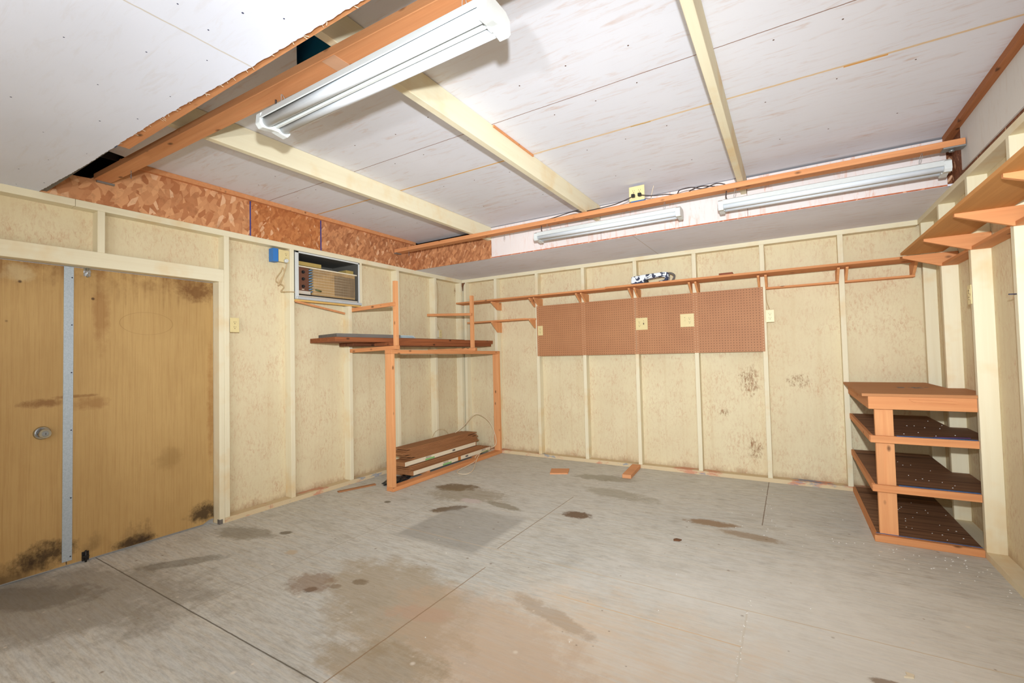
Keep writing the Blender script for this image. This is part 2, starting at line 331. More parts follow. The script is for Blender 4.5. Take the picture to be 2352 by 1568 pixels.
LOGM = plain('mud_nest', (112, 74, 46), .9)
WHITEBIT = plain('white_foam_bits', (244, 240, 232), .8)
n = NT('black_white_pattern', .6, .3)
q = n.noise(n.P, 22, 2, .5, 1.0)
CAMO = n.done(n.mix(n.ramp(q, .49, .52), lin((58, 62, 84)), lin((232, 236, 238))))

# ------------------------------------------------------------------ geometry helpers
def BM(): return bmesh.new()
def box(bm, x0, x1, y0, y1, z0, z1):
    x0, x1 = min(x0, x1), max(x0, x1); y0, y1 = min(y0, y1), max(y0, y1); z0, z1 = min(z0, z1), max(z0, z1)
    v = [bm.verts.new((x, y, z)) for x in (x0, x1) for y in (y0, y1) for z in (z0, z1)]
    for q in ((0, 1, 3, 2), (4, 6, 7, 5), (0, 4, 5, 1), (2, 3, 7, 6), (0, 2, 6, 4), (1, 5, 7, 3)): bm.faces.new([v[i] for i in q])
    return bm
def B(*a): return box(BM(), *a)
def stick(bm, p0, p1, wd, ht, up=(0, 0, 1)):
    p0, p1, up = Vector(p0), Vector(p1), Vector(up); d = (p1-p0).normalized(); s = d.cross(up).normalized(); t = s.cross(d).normalized()
    vs = []
    for p in (p0, p1):
        for a, b in ((-1, -1), (1, -1), (1, 1), (-1, 1)): vs.append(bm.verts.new(p + s*(a*wd/2) + t*(b*ht/2)))
    for q in ((3, 2, 1, 0), (4, 5, 6, 7), (0, 1, 5, 4), (1, 2, 6, 5), (2, 3, 7, 6), (3, 0, 4, 7)): bm.faces.new([vs[i] for i in q])
    return bm
def ST(*a, **k): return stick(BM(), *a, **k)
def prism(bm, pts, axis, a0, a1):
    """pts: 2D outline; axis: extrusion axis index; the other two axes take the outline in order"""
    def mk(p, a):
        q = [0, 0, 0]; o = [i for i in (0, 1, 2) if i != axis]; q[axis] = a; q[o[0]], q[o[1]] = p; return bm.verts.new(q)
    A = [mk(p, a0) for p in pts]; Bv = [mk(p, a1) for p in pts]
    bm.faces.new(A); bm.faces.new(Bv[::-1])
    for i in range(len(pts)): j = (i+1) % len(pts); bm.faces.new((A[i], Bv[i], Bv[j], A[j]))
    bmesh.ops.recalc_face_normals(bm, faces=bm.faces); return bm
def PR(*a): return prism(BM(), *a)
def tube(bm, pts, r, seg=8, smooth=True):
    P = [Vector(p) for p in pts]
    if smooth and len(P) > 2:
        Q = []
        for i in range(len(P)-1):
            a, b, c, d = P[max(i-1, 0)], P[i], P[i+1], P[min(i+2, len(P)-1)]
            for k in range(5):
                t = k/5; Q.append(.5*((2*b)+(c-a)*t+(2*a-5*b+4*c-d)*t*t+(-a+3*b-3*c+d)*t**3))
        Q.append(P[-1]); P = Q
    rings = []; n0 = None
    for i, p in enumerate(P):
        d = (P[min(i+1, len(P)-1)]-P[max(i-1, 0)]).normalized()
        if n0 is None: n0 = d.orthogonal().normalized()
        else:
            n0 = n0 - d*n0.dot(d); n0 = n0.normalized() if n0.length > 1e-6 else d.orthogonal().normalized()
        m = d.cross(n0)
        rings.append([bm.verts.new(p+(n0*math.cos(2*math.pi*k/seg)+m*math.sin(2*math.pi*k/seg))*r) for k in range(seg)])
    for A, Bq in zip(rings, rings[1:]):
        for k in range(seg):
            f = bm.faces.new((A[k], A[(k+1) % seg], Bq[(k+1) % seg], Bq[k])); f.smooth = True
    bm.faces.new(rings[0][::-1]); bm.faces.new(rings[-1]); return bm
def T(*a, **k): return tube(BM(), *a, **k)
def cyl(bm, c, axis, r, h, seg=24, r2=None):
    d = Vector(axis).normalized(); c = Vector(c); n0 = d.orthogonal().normalized(); m = d.cross(n0); r2 = r if r2 is None else r2
    A = [bm.verts.new(c+(n0*math.cos(2*math.pi*k/seg)+m*math.sin(2*math.pi*k/seg))*r) for k in range(seg)]
    Bq = [bm.verts.new(c+d*h+(n0*math.cos(2*math.pi*k/seg)+m*math.sin(2*math.pi*k/seg))*r2) for k in range(seg)]
    for k in range(seg): f = bm.faces.new((A[k], A[(k+1) % seg], Bq[(k+1) % seg], Bq[k])); f.smooth = True
    bm.faces.new(A[::-1]); bm.faces.new(Bq); return bm
def CY(*a, **k): return cyl(BM(), *a, **k)
ROOT = {}
def obj(name, bm, mat, parent=None, label=None, bev=0.0):
    me = bpy.data.meshes.new(name)
    if parent is None:
        lo = [min(v.co[i] for v in bm.verts) for i in range(3)]; hi = [max(v.co[i] for v in bm.verts) for i in range(3)]
        L0 = Vector(((lo[0]+hi[0])/2, (lo[1]+hi[1])/2, lo[2]))
    else: L0 = ROOT[parent.name]
    if bev:
        bmesh.ops.bevel(bm, geom=[e for e in bm.edges], offset=bev, segments=1, profile=.5, affect='EDGES')
    for v in bm.verts: v.co -= L0
    bmesh.ops.recalc_face_normals(bm, faces=bm.faces)
    bm.to_mesh(me); bm.free(); me.materials.append(mat)
    o = bpy.data.objects.new(name, me); C.objects.link(o); ROOT[o.name] = L0
    if parent is None: o.location = L0
    else: o.parent = parent
    if label: o['label'] = label
    return o
def tag(o, label, cat, group=None, kind=None):
    o['label'] = label; o['category'] = cat
    if group: o['group'] = group
    if kind: o['kind'] = kind
    return o
def thing(name, label, cat, loc, group=None):
    o = bpy.data.objects.new(name, None); C.objects.link(o); o.location = loc; o.empty_display_size = .1
    ROOT[o.name] = Vector(loc); return tag(o, label, cat, group)
def struct(name, bm, mat, label, cat='wall'):
    return tag(obj(name, bm, mat), label, cat, None, 'structure')
def dup(root, delta, label):
    def cp(o, par):
        c = o.copy(); C.objects.link(c); ROOT[c.name] = ROOT[o.name] + Vector(delta)
        if par: c.parent = par
        for ch in list(o.children): cp(ch, c)
        return c
    r = cp(root, None); r.location = root.location + Vector(delta); r['label'] = label; return r

W, H, D = 4.710, 2.2841, .0889       # room width, plate height, stud depth
YF, YN, YE = -0.917, -4.05, -6.70    # back soffit edge, front ceiling edge, open front
TZ = 2.614                           # raised ceiling
X0 = .5103; S = .6096

# ------------------------------------------------------------------ floor
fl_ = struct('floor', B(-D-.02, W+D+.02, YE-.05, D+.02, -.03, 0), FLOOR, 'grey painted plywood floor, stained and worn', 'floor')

# ------------------------------------------------------------------ back wall
wb = struct('wall_back', B(-D-.012, W+D+.012, D, D+.012, 0, H), OSB, 'cream painted strand board back wall with studs')
for k in range(7):
    x = X0+S*k; obj('stud', B(x, x+.040, 0, D, .038, H-.04), CLZ, wb, bev=.002)
obj('stud', B(.02, .058, 0, D, .038, H-.04), CLZ, wb)
obj('stud', B(4.765, W+D, 0.0, D, .038, H-.04), CLZ, wb)
obj('corner_stud', B(-D, .0, 0, D, 0, H), CLZ, wb)
obj('top_plate', B(-.0, W, -.001, D, H-.04, H), CLX, wb)
obj('bottom_plate', B(0, W, -.001, D, 0, .038), PLATE, wb, 'cream bottom plate scraped to bare wood and blue paint')

# ------------------------------------------------------------------ left wall (opening for the double door and the air conditioner)
bm = BM()
DY0, DY1, DZ = -4.85, -3.098, 1.872
AY0, AY1, AZ0, AZ1 = -2.463, -1.745, 1.800, 2.232
x0, x1 = -D-.012, -D
for (a, b, c, d) in ((YE, DY0, 0, H), (DY0, DY1, DZ, H), (DY1, AY0, 0, H), (AY0, AY1, 0, AZ0), (AY0, AY1, AZ1, H), (AY1, D, 0, H)): box(bm, x0, x1, a, b, c, d)
wl = struct('wall_left', bm, OSB, 'cream painted left wall with double door and studs')
obj('stud', B(-D, 0, DY1, DY1+.038, 0, DZ), CLZ, wl, bev=.002)
obj('stud', B(-D, 0, DY1+.039, DY1+.077, .038, H-.045), CLZ, wl, bev=.002)
obj('stud', B(-D, 0, -2.506, -2.466, .038, H-.045), CLZ, wl, bev=.002)
obj('stud', B(-D, 0, -1.877, -1.837, .038, AZ0-.02), CLZ, wl, bev=.002)
obj('stud', B(-D, 0, -1.218, -1.178, .038, H-.045), CLZ, wl, bev=.002)
obj('stud', B(-D, 0, -.573, -.533, .038, H-.045), CLZ, wl, bev=.002)
obj('stud', B(-D, 0, -.04, -.002, .038, H-.045), CLZ, wl, 'corner stud with a dark crack beside it')
obj('stud', B(-D, 0, -1.745, -1.707, AZ0-.02, H-.045), CLZ, wl)
for y in (-3.827, -4.44, -5.05): obj('cripple_stud', B(-D, 0, y, y+.038, 1.97, H-.045), CLZ, wl, bev=.002)
obj('header', B(-D, 0, DY0-.08, DY1+.038, DZ, 1.970), CLY, wl, 'wide cream header above the double door', bev=.002)
obj('stud', B(-D, 0, DY0-.04, DY0, 0, DZ), CLZ, wl)
for y in (-5.5, -6.1, -6.66): obj('stud', B(-D, 0, y, y+.038, .038, H-.045), CLZ, wl)
obj('top_plate', B(-D, .0, YE, -3.935, H-.045, H), CLY, wl, bev=.0015); obj('top_plate', B(-D, 0, -3.933, 0, H-.045, H), CLY, wl, bev=.0015)
obj('bottom_plate', B(-D, .001, DY1+.038, -2.70, 0, .038), PLATE, wl); obj('bottom_plate', B(-D, .001, -2.698, 0, 0, .038), PLATE, wl)
obj('bottom_plate', B(-D, 0, YE, DY0-.04, 0, .038), PLATE, wl)
obj('corner_guard', B(-.03, .002, DY1-.002, DY1+.022, 0, .035), GREYP, wl, 'grey scrap at the foot of the door post')
# raw strand board band above the left plate
obj('strand_board_panel', PR([(-5.0, H), (-2.853, H), (-2.853, 2.578), (-3.70, 2.578), (-3.86, 2.44), (-5.0, 2.36)], 0, -.022, -.008), RAW1, wl, 'raw strand board panel with large pale flakes')
obj('strand_board_panel', B(-.022, -.010, -2.847, -2.186, H, 2.578), RAW2, wl, 'darker orange raw strand board panel with fine grain')
obj('strand_board_panel', B(-.022, -.008, -2.180, YF, H, 2.578), RAW3, wl, 'mid brown raw strand board panel next to the corner')
for y in (-2.850, -2.183): obj('joint_line', B(-.02, -.006, y-.005, y+.005, H, 2.575), BLUELINE, wl, 'blue painted joint between panels')
obj('edge_board', B(-.03, .022, -3.72, YF, 2.578, TZ-.001), BEAMM, wl, 'orange timber strip along the top of the strand board')

# ------------------------------------------------------------------ right wall
wr = struct('wall_right', B(W+D, W+D+.012, YE, D, 0, H), OSB, 'cream painted right wall with deep studs')
for k in range(-1, 9):
    y = -.612-S*k
    if k == -1: obj('stud', B(W+.01, W+D, -.05, 0, .038, H-.04), CLZ, wr)
    else: obj('stud', B(W, W+D, y, y+.040, .038, H-.04), CLZ, wr, bev=.002)
obj('top_plate', B(W, W+D, YE, 0, H-.04, H), CLY, wr, bev=.0015)
obj('bottom_plate', B(W-.001, W+D, YE, 0, 0, .038), CLY, wr)
obj('strand_board_panel', B(W+.004, W+.016, -5.0, -1.135, H+.028, TZ-.036), RFASC, wr, 'white painted panel above the right wall plate')
obj('strand_board_panel', B(W+.012, W+.030, -5.0, YF+.03, H, TZ), RAW4, wr, 'brown raw board beside the white panel')
obj('strand_board_panel', B(4.694, W+.03, YF+.012, YF+.02, H, TZ), RAW4, wr)
obj('edge_board', B(W-.03, W+.016, -5.0, YF, TZ-.040, TZ-.001), RIMM, wr, 'brown timber strip along the top of the right panel')

# unseen left half of the shed front, closed to darken the near left
struct('wall_front', B(-D, 2.35, YE-.02, YE, 0, H), OSB, 'unseen cream front wall, closed on the left to darken that side')

# ------------------------------------------------------------------ ceilings
bm = B(-D, W+D, YF, D, H, H+.012)
ce = struct('ceiling', bm, WHITEX, 'white painted plywood ceiling with a raised middle bay', 'ceiling')
bm = BM()                                             # raised tray with two openings at its near edge
box(bm, -.0, W+.02, -3.63, YF+.06, TZ, TZ+.012); prism(bm, [(.22, -4.35), (2.90, -4.35), (1.823, -3.63), (.05, -3.63)], 2, TZ, TZ+.012); box(bm, 2.31, W+.02, -4.35, -3.63, TZ, TZ+.012)
obj('raised_panel', bm, TRAY, ce, 'raised white plywood bay with pink brown streaks')
# ragged-edged front ceiling sheet
bm = BM(); xs = [-D+i*(W+2*D)/400 for i in range(401)]
rg = [-4.095+.021*x+.0022*random.uniform(-1, 1)+.006*math.sin(x*3.1)*math.sin(x*1.3) for x in xs]
top = [bm.verts.new((x, r_, H+.009)) for x, r_ in zip(xs, rg)]; lo_ = [bm.verts.new((x, r_, H)) for x, r_ in zip(xs, rg)]
tb = [bm.verts.new((x, YE, H+.009)) for x in xs]; lb = [bm.verts.new((x, YE, H)) for x in xs]
for i in range(400):
    bm.faces.new((lo_[i], lo_[i+1], lb[i+1], lb[i])); bm.faces.new((top[i], tb[i], tb[i+1], top[i+1])); bm.faces.new((lo_[i], top[i], top[i+1], lo_[i+1]))
obj('front_panel', bm, FRONTC, ce, 'white plywood front ceiling with a ragged cut edge')
bm = BM()
for (x, y) in ((.35, -4.25), (.62, -4.2), (.98, -4.3), (.86, -4.12), (1.3, -4.2), (1.25, -4.45), (1.45, -4.12), (1.62, -4.3), (1.75, -4.12), (1.85, -4.45), (1.98, -4.28), (2.10, -4.15), (2.26, -4.22), (2.30, -4.32), (2.42, -4.2), (2.35, -4.5), (2.6, -4.3), (2.2, -4.55), (.2, -4.12), (.05, -4.2), (2.75, -4.4), (1.5, -4.6), (.7, -4.5), (2.5, -4.12)):
    cyl(bm, (x, y, H+.002), (0, 0, -1), random.uniform(.0020, .0034), .0024, 10)
o = obj('nail_heads', bm, plain('blue_black_nail', (52, 60, 96), .5, .3), ce, 'dark blue nail heads'); o['kind'] = 'stuff'
bm = BM()
for x in (1.45, 1.75, 2.05, 2.65, 2.9, 3.2, 3.75, 4.05, 4.35, .6, .3):
    for y in (-2.62, -2.08, -1.5, -2.95): cyl(bm, (x+random.uniform(-.04, .04), y+random.uniform(-.03, .03), TZ+.001), (0, 0, -1), .0038, .002, 8)
o = obj('nail_heads', bm, NAIL, ce, 'rusty nail heads'); o['kind'] = 'stuff'
# joists of the raised bay
for x, nm in ((1.063, 'cream joist nearest the left wall'), (2.279, 'cream joist with yellow wear, in the middle'), (3.490, 'cream joist on the right')):
    obj('joist', B(x, x+.041, -4.35, YF+.002, 2.474, TZ-.001), CLY, ce, nm, bev=.002)
obj('joist_edge_strip', B(2.321, 2.329, -2.70, -2.21, TZ-.014, TZ-.001), BEAMM, ce, 'bare orange edge of the ceiling panel')
# back fascia of the bay
obj('fascia_panel', B(-.008, 1.103, YF-.008, YF-.0005, H-.003, 2.515), RAW3, ce, 'raw brown strand board fascia in the back corner')
for a, b, zt in ((1.105, 2.322, 2.606), (2.325, 3.531, 2.607), (3.534, 4.694, 2.598)):
    obj('fascia_panel', B(a, b, YF-.004, YF+.010, H+.010, zt), FASCIA, ce, 'white painted strand board fascia')
for a, b in ((2.3215, 2.3255), (3.5305, 3.5345)): obj('fascia_joint', B(a, b, YF-.002, YF+.009, H+.01, 2.47), RAW4, ce)
obj('fascia_edge', B(1.105, 4.694, YF-.003, YF+.008, H+.001, H+.010), mat_osb_raw('raw_board_edge', (206, 120, 78), (170, 92, 56), 2), ce, 'raw orange lower edge of the fascia')
# timber behind the front ceiling edge
obj('edge_board', B(1.05, W, YN-.045, YN+.036, H+.014, H+.05), BEAMM, ce, 'orange timber behind the ragged ceiling edge')
bm = BM()
for i in range(60):
    x = random.uniform(1.1, 4.6); l = random.uniform(.01, .04); stick(bm, (x, -4.096+.021*x, H+.004), (x+random.uniform(-.015, .015), -4.096+.021*x+l*.45, H+random.uniform(-.002, .006)), .0015, .001)
o = obj('splinters', bm, plain('pale_splinters', (232, 214, 186), .8), ce, 'pale splinters along the cut edge'); o['kind'] = 'stuff'
obj('edge_board', B(-.02, 1.045, YN-.05, YN-.012, H+.011, H+.045), GREYP, ce, 'grey painted edge board at the left end')
obj('edge_board_end', B(1.015, 1.046, YN-.013, YN-.010, H+.011, H+.045), BLUEBOX, ce, 'blue painted end')
# dark roof space above everything
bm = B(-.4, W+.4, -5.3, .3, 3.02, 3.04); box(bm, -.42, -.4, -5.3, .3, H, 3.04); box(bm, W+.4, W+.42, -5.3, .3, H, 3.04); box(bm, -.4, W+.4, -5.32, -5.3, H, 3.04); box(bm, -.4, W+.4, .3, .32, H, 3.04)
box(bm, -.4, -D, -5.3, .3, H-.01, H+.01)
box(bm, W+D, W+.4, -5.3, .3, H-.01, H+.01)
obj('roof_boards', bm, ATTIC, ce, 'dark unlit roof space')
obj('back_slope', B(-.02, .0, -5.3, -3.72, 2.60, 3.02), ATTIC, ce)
tag(obj('tarpaulin', B(1.5, 3.0, -3.622, -3.617, 2.627, 3.0), TARPM), 'bright blue tarpaulin glimpsed through the gap in the ceiling beside the middle joist', 'tarp')

# ------------------------------------------------------------------ double door
def leaf(nm, y0, y1, lab):
    if nm == 'door_2': return struct(nm, PR([(y0, .012), (-3.175, .012), (-3.135, .032), (y1, .036), (y1, DZ-.004), (y0, DZ-.004)], 0, -D-.028, -D+.002), DOOR, lab, 'door')
    return struct(nm, B(-D-.028, -D+.002, y0, y1, .012, DZ-.004), DOOR, lab, 'door')
d2 = leaf('door_2', -3.940, DY1-.003, 'right leaf of the tan double door, galvanised strip along its edge')
d1 = leaf('door_1', DY0+.003, -3.946, 'left leaf of the tan double door, with a chrome knob')
obj('astragal_strip', B(-D+.002, -D+.006, -3.964, -3.918, .035, 1.868), GALV, d2, 'galvanised metal strip covering the gap')
bm = BM()
for z in (.06, .42, .84, 1.2, 1.5, 1.8): cyl(bm, (-D+.006, -3.926, z), (1, 0, 0), .004, .002, 10)
obj('strip_screws', bm, plain('dark_screw', (48, 48, 70), .5), d2)
def latch(z, mat, nm):
    bm = B(-D+.002, -D+.007, -3.872, -3.838, z-.028, z+.028); 
    tube(bm, [(-D+.014, -3.855, z-.036), (-D+.014, -3.855, z+.036)], .006, 8, False); box(bm, -D+.006, -D+.02, -3.870, -3.840, z-.006, z+.006)
    return obj('bolt_latch', bm, mat, d2, nm)
latch(1.846, CHROME, 'shiny slide bolt at the top'); latch(.036, BLACKP, 'dark slide bolt near the floor')
kn = obj('door_knob', CY((-D+.002, -4.055, .842), (1, 0, 0), .040, .012, 32, .034), CHROME, d1, 'chrome door knob')
obj('knob_neck', CY((-D+.012, -4.055, .842), (1, 0, 0), .013, .03, 20), CHROME, kn)
obj('knob_ball', cyl(CY((-D+.040, -4.055, .842), (1, 0, 0), .018, .016, 28, .029), (-D+.056, -4.055, .842), (1, 0, 0), .029, .010, 28, .026), CHROME, kn)
obj('knob_lock', cyl(CY((-D+.066, -4.055, .842), (1, 0, 0), .016, .004, 24, .014), (-D+.070, -4.055, .842), (1, 0, 0), .009, .002, 20), STEEL, kn)
obj('knob_slot', B(-D+.072, -D+.0728, -4.0565, -4.0535, .836, .848), BLACKP, kn)
# daylight leaking under the doors
tag(obj('ground_outside', B(-.7, -.118, -5.2, -2.8, -.05, -.031), plain('bright_ground', (214, 200, 184), .9)), 'sunlit ground outside seen under the doors', 'ground')

# ------------------------------------------------------------------ long ceiling beams
def wire8(bm, x, y, z, s=1.0, dr=.05):
    tube(bm, [(x, y, z), (x-.006*s, y, z-dr*.25), (x+.004*s, y, z-dr*.5), (x+.007*s, y, z-dr*.8), (x, y, z-dr), (x-.007*s, y, z-dr*.8), (x-.002*s, y, z-dr*.5), (x+.006*s, y, z-dr*.25), (x, y, z)], .0011, 6)
    return bm
nb = tag(obj('ceiling_beam', ST((.004, -3.806, 2.453), (W-.004, -3.684, 2.453), .088, .037), BEAMM, bev=.002), 'near orange pine beam hanging under the raised ceiling, behind the large lamp', 'beam')
fb = tag(obj('ceiling_beam', B(.004, W-.002, -1.250, -1.162, 2.434, 2.472), BEAMM, bev=.002), 'far orange pine beam carrying two lamps, along the back of the raised ceiling', 'beam')
ROOTN = nb.name
obj('hanger_bracket', B(-.005, .012, -3.835, -3.745, 2.423, 2.434), STEEL, nb, 'zinc bracket at the beam end')
obj('hanger_bracket', B(-.005, .03, -1.245, -1.165, 2.424, 2.434), STEEL, fb, 'zinc bracket at the left end')
obj('hanger_bracket', cyl(B(W-.10, W, -1.245, -1.175, 2.426, 2.434), (W-.055, -1.205, 2.426), (0, 0, -1), .013, .012, 12), STEEL, fb, 'zinc bracket and bolt at the right end')
obj('gusset', B(2.225, 2.30, -3.788, -3.706, 2.4325, 2.434), plain('pale_scrap_plate', (206, 158, 122), .7), nb, 'pale patch where a joist crosses')
obj('wire_hook', wire8(BM(), .36, -3.775, 2.434), STEEL, nb); obj('wire_hook', wire8(BM(), .18, -1.2, 2.434), STEEL, fb); obj('wire_hook', wire8(BM(), 1.42, -1.16, 2.434), STEEL, fb)

# ------------------------------------------------------------------ fluorescent fixtures
def fixture(x0, x1, yc, zt, label, group):
    t = thing('fluorescent_light', label, 'light fixture', (round((x0+x1)/2, 3), yc, zt-.07), group)
    hw = .074
    prof = [(-hw, -.030), (-hw+.004, -.032), (-.060, -.010), (-.042, -.004), (-.018, -.008), (-.005, -.050), (.005, -.050), (.018, -.008), (.042, -.004), (.060, -.010), (hw-.004, -.032), (hw, -.030), (hw-.012, .004), (.045, .012), (-.045, .012), (-hw+.012, .004)]
    obj('housing', PR([(yc+a, zt-.012+b) for a, b in prof], 0, x0+.03, x1-.03), PLASTW, t)
    for s_ in (-1, 1):
        tb_ = obj('tube_lamp', CY((x0+.034, yc+s_*.040, zt-.048), (1, 0, 0), .0225, x1-x0-.068, 24), TUBE, t)
    for e, (a, b) in enumerate(((x0, x0+.036), (x1-.036, x1))):
        pr = [(-.074, -.052), (-.060, -.070), (-.03, -.066), (0, -.060), (.03, -.066), (.060, -.070), (.074, -.052), (.070, -.006), (.045, .010), (-.045, .010), (-.070, -.006)]
        ec = obj('end_cap', PR([(yc+p, zt-.010+q) for p, q in pr], 0, a, b), PLASTW, t, bev=.002)
        ia = b if e == 0 else a
        bm = B(ia-.003, ia+.003, yc-.014, yc+.014, zt-.075, zt-.03)
        obj('socket', bm, PLASTW, t)
    for x in (x0+.11, x1-.13):
        bm = BM(); tube(bm, [(x, yc, zt), (x-.006, yc-.01, zt+.03), (x+.002, yc-.02, 2.425), (x+.008, yc-.02, 2.434), (x+.010, yc-.01, 2.42), (x+.004, yc, zt+.03), (x, yc, zt)], .0012, 6)
        obj('hanging_hook', bm, STEEL, t)
    obj('power_cord', T([(x0+.06, yc, zt-.002), (x0+.05, yc-.005, zt+.03), (x0+.055, yc-.01, 2.434)], .0042, 8), CABLEB, t, 'short dark lamp cord')
    return t
fixture(1.762, 3.022, -3.722, 2.372, 'large nearest two-tube fluorescent lamp hanging below the near orange beam', 'fluorescent shop lights')
fixture(1.805, 3.092, -1.20, 2.372, 'left of the two far fluorescent lamps under the back beam, below the ceiling outlet', 'fluorescent shop lights')
fixture(3.360, 4.640, -1.20, 2.362, 'right far fluorescent lamp under the back beam, by the right wall', 'fluorescent shop lights')

# ------------------------------------------------------------------ outlets
def slots(bm, o, u, v, nrm, cu, cv, sc=1.0):
    """three slots of a receptacle at plate coords"""
    for a, b, w_, h_ in ((-.007, .004, .0022, .009), (.007, .004, .0022, .007), (0, -.009, .006, .005)):
        p = o + u*(cu+a*sc) + v*(cv+b*sc)
        stick(bm, p-nrm*.0005, p+nrm*.0012, w_*sc, h_*sc, up=v)
    return bm
def outlet(name, label, o, u, wd, ht, gangs, group='electrical outlets', depth=.006, boxd=0.0, cat='outlet', boxmat=None, nrm=None):
    o, u = Vector(o), Vector(u); v = Vector((0, 0, 1)); nrm = Vector(nrm)
    t = thing(name, label, cat, tuple(o - nrm*0.0), group)
    obj('cover_plate', ST(o, o+nrm*depth, wd, ht, up=v), IVORY, t, bev=.0012)
    if boxd: obj('device_box', ST(o-nrm*boxd, o-nrm*.0005, wd*.8, ht*.86, up=v), boxmat or BLUEBOX, t, 'blue plastic electrical box')
    f = o+nrm*depth
    for kind, cu in gangs:
        if kind == 'duplex':
            for cv in (-.0195, .0195):
                r_ = obj('receptacle', ST(f+u*cu+v*cv-nrm*.0005, f+u*cu+v*cv+nrm*.0015, .030, .026, up=v), IVORY, t, bev=.0004)
                obj('receptacle_slots', slots(BM(), f+nrm*.0015, u, v, nrm, cu, cv), SLOT, r_)
        elif kind == 'switch':
            obj('toggle_switch', ST(f+u*cu, f+u*cu+nrm*.010, .007, .020, up=v), SLOT if 'dark' in label else IVORY, t)
            obj('plate_screw', CY(f+u*cu+v*.03, nrm, .003, .001, 10), SLOT, t)
    return t
NY, NX, PX = (0, -1, 0), (-1, 0, 0), (1, 0, 0); UX, UY = (1, 0, 0), (0, 1, 0)
PEGY = -.006
outlet('wall_outlet', 'narrow ivory outlet at the left end of the pegboard', (1.186, PEGY, 1.538), UX, .068, .116, [('duplex', 0)], nrm=NY)
outlet('wall_outlet', 'double ivory plate with outlet and dark switch slot, middle of the pegboard', (2.421, PEGY, 1.553), UX, .128, .130, [('duplex', -.024), ('switch', .024)], nrm=NY)
outlet('wall_outlet', 'double ivory plate with outlet at its right side, right part of the pegboard', (2.888, PEGY, 1.563), UX, .134, .134, [('switch', -.024), ('duplex', .024)], nrm=NY)
outlet('wall_outlet', 'ivory outlet just right of the pegboard', (3.628, -.004, 1.560), UX, .070, .116, [('duplex', 0)], nrm=NY, boxd=.05, boxmat=CREAMP)
outlet('wall_outlet', 'ivory outlet beside the double door post', (-.004, -2.982, 1.538), UY, .070, .116, [('duplex', 0)], nrm=PX, boxd=.05, boxmat=CREAMP)
outlet('wall_outlet', 'pale outlet on the left wall above the stacked boards', (-.050, -.420, 1.543), UY, .056, .100, [('duplex', 0)], nrm=PX, boxd=.03, boxmat=CREAMP)
outlet('wall_outlet', 'ivory outlet with blue box side on the right wall stud', (W+.002, -1.172, 1.545), UY, .060, .115, [('duplex', 0)], nrm=NX, boxd=.07)
t = outlet('wall_outlet', 'ivory outlet with bright blue box beside the air conditioner', (-.006, -2.563, 2.165), UY, .105, .108, [('duplex', .02)], nrm=PX)
obj('device_box', B(-.065, .0, -2.66, -2.612, 2.108, 2.222), BLUEBOX, t, 'bright blue box side')
t = outlet('ceiling_outlet', 'ivory four-socket outlet above the far beam with two black plugs', (2.762, -1.262, 2.535), UX, .125, .118, [('duplex', -.024), ('duplex', .024)], nrm=NY, boxd=.04)
t.location  # plate stands on top of the far beam
obj('switch_box_foot', B(2.71, 2.815, -1.256, -1.20, 2.472, 2.5), BLUEBOX, t)
for i, x in enumerate((2.738, 2.790)):
    p = tag(obj('power_plug', B(x-.013, x+.013, -1.300, -1.271, 2.500, 2.526), BLACKP, bev=.003), ('left' if i == 0 else 'right')+' black plug in the socket above the far beam', 'plug', 'lamp plugs')
    if i == 0: pts = [(x-.01, -1.285, 2.508), (x-.08, -1.28, 2.49), (x-.2, -1.262, 2.478), (x-.45, -1.240, 2.480), (x-.55, -1.235, 2.50), (x-.75, -1.235, 2.478), (x-.9, -1.21, 2.476)]
    else: pts = [(x+.01, -1.285, 2.508), (x+.10, -1.27, 2.488), (x+.19, -1.25, 2.486), (x+.27, -1.22, 2.478), (x+.30, -1.24, 2.50), (x+.38, -1.22, 2.51), (x+.46, -1.2, 2.49), (x+.56, -1.21, 2.505), (x+.62, -1.2, 2.48), (x+.5, -1.22, 2.478), (x+.36, -1.2, 2.485), (x+.45, -1.23, 2.50), (x+.55, -1.23, 2.478)]
    obj('plug_cord', T(pts, .0042, 8), CABLEB, p)
tag(obj('loose_wire', T([(2.85, -1.17, 2.472), (2.852, -1.16, 2.53), (2.862, -1.15, 2.58), (2.87, -1.15, 2.61)], .003, 6), CABLEW), 'thin cream wire rising to the ceiling behind the four-socket outlet', 'wire')

# ------------------------------------------------------------------ pegboards
for a, b, l in ((1.138, 2.354, 'left brown pegboard panel on the back wall studs'), (2.357, 3.578, 'right brown pegboard panel on the back wall studs')):
    tag(obj('pegboard', B(a, b, PEGY, -.0005, 1.228, 1.840), PEG), l, 'pegboard', 'pegboard panels')

# ------------------------------------------------------------------ shelf along the back wall
t = thing('wall_shelf', 'long narrow orange pine shelf running the length of the back wall', 'shelf', (2.3, 0, 1.93))
obj('shelf_board', PR([(-.001, 1.936), (-.150, 1.944), (-.150, 1.963), (-.001, 1.955)], 0, .002, 2.08), WOODX, t); obj('shelf_board', PR([(-.001, 1.936), (-.180, 1.946), (-.180, 1.966), (-.001, 1.956)], 0, 2.082, W-.015), WOODX, t)
def brk(xa, zt=1.935, zb=1.835, f=-.135, full=False):
    if full: return PR([(D-.001, zt), (f+.05, zt), (f+.05, zb), (D-.001, zb)], 0, xa, xa+.019)
    return PR([(D-.001, zt), (f, zt), (f, zt-.012), (-.002, zb), (D-.001, zb)], 0, xa, xa+.019)
for k in range(0, 7):
    x = X0+S*k
    if k >= 1: obj('bracket', brk(x-.0195), WOODZ, t)
    obj('bracket', brk(x+.0405), WOODZ, t)
obj('bracket', brk(4.66), WOODZ, t)
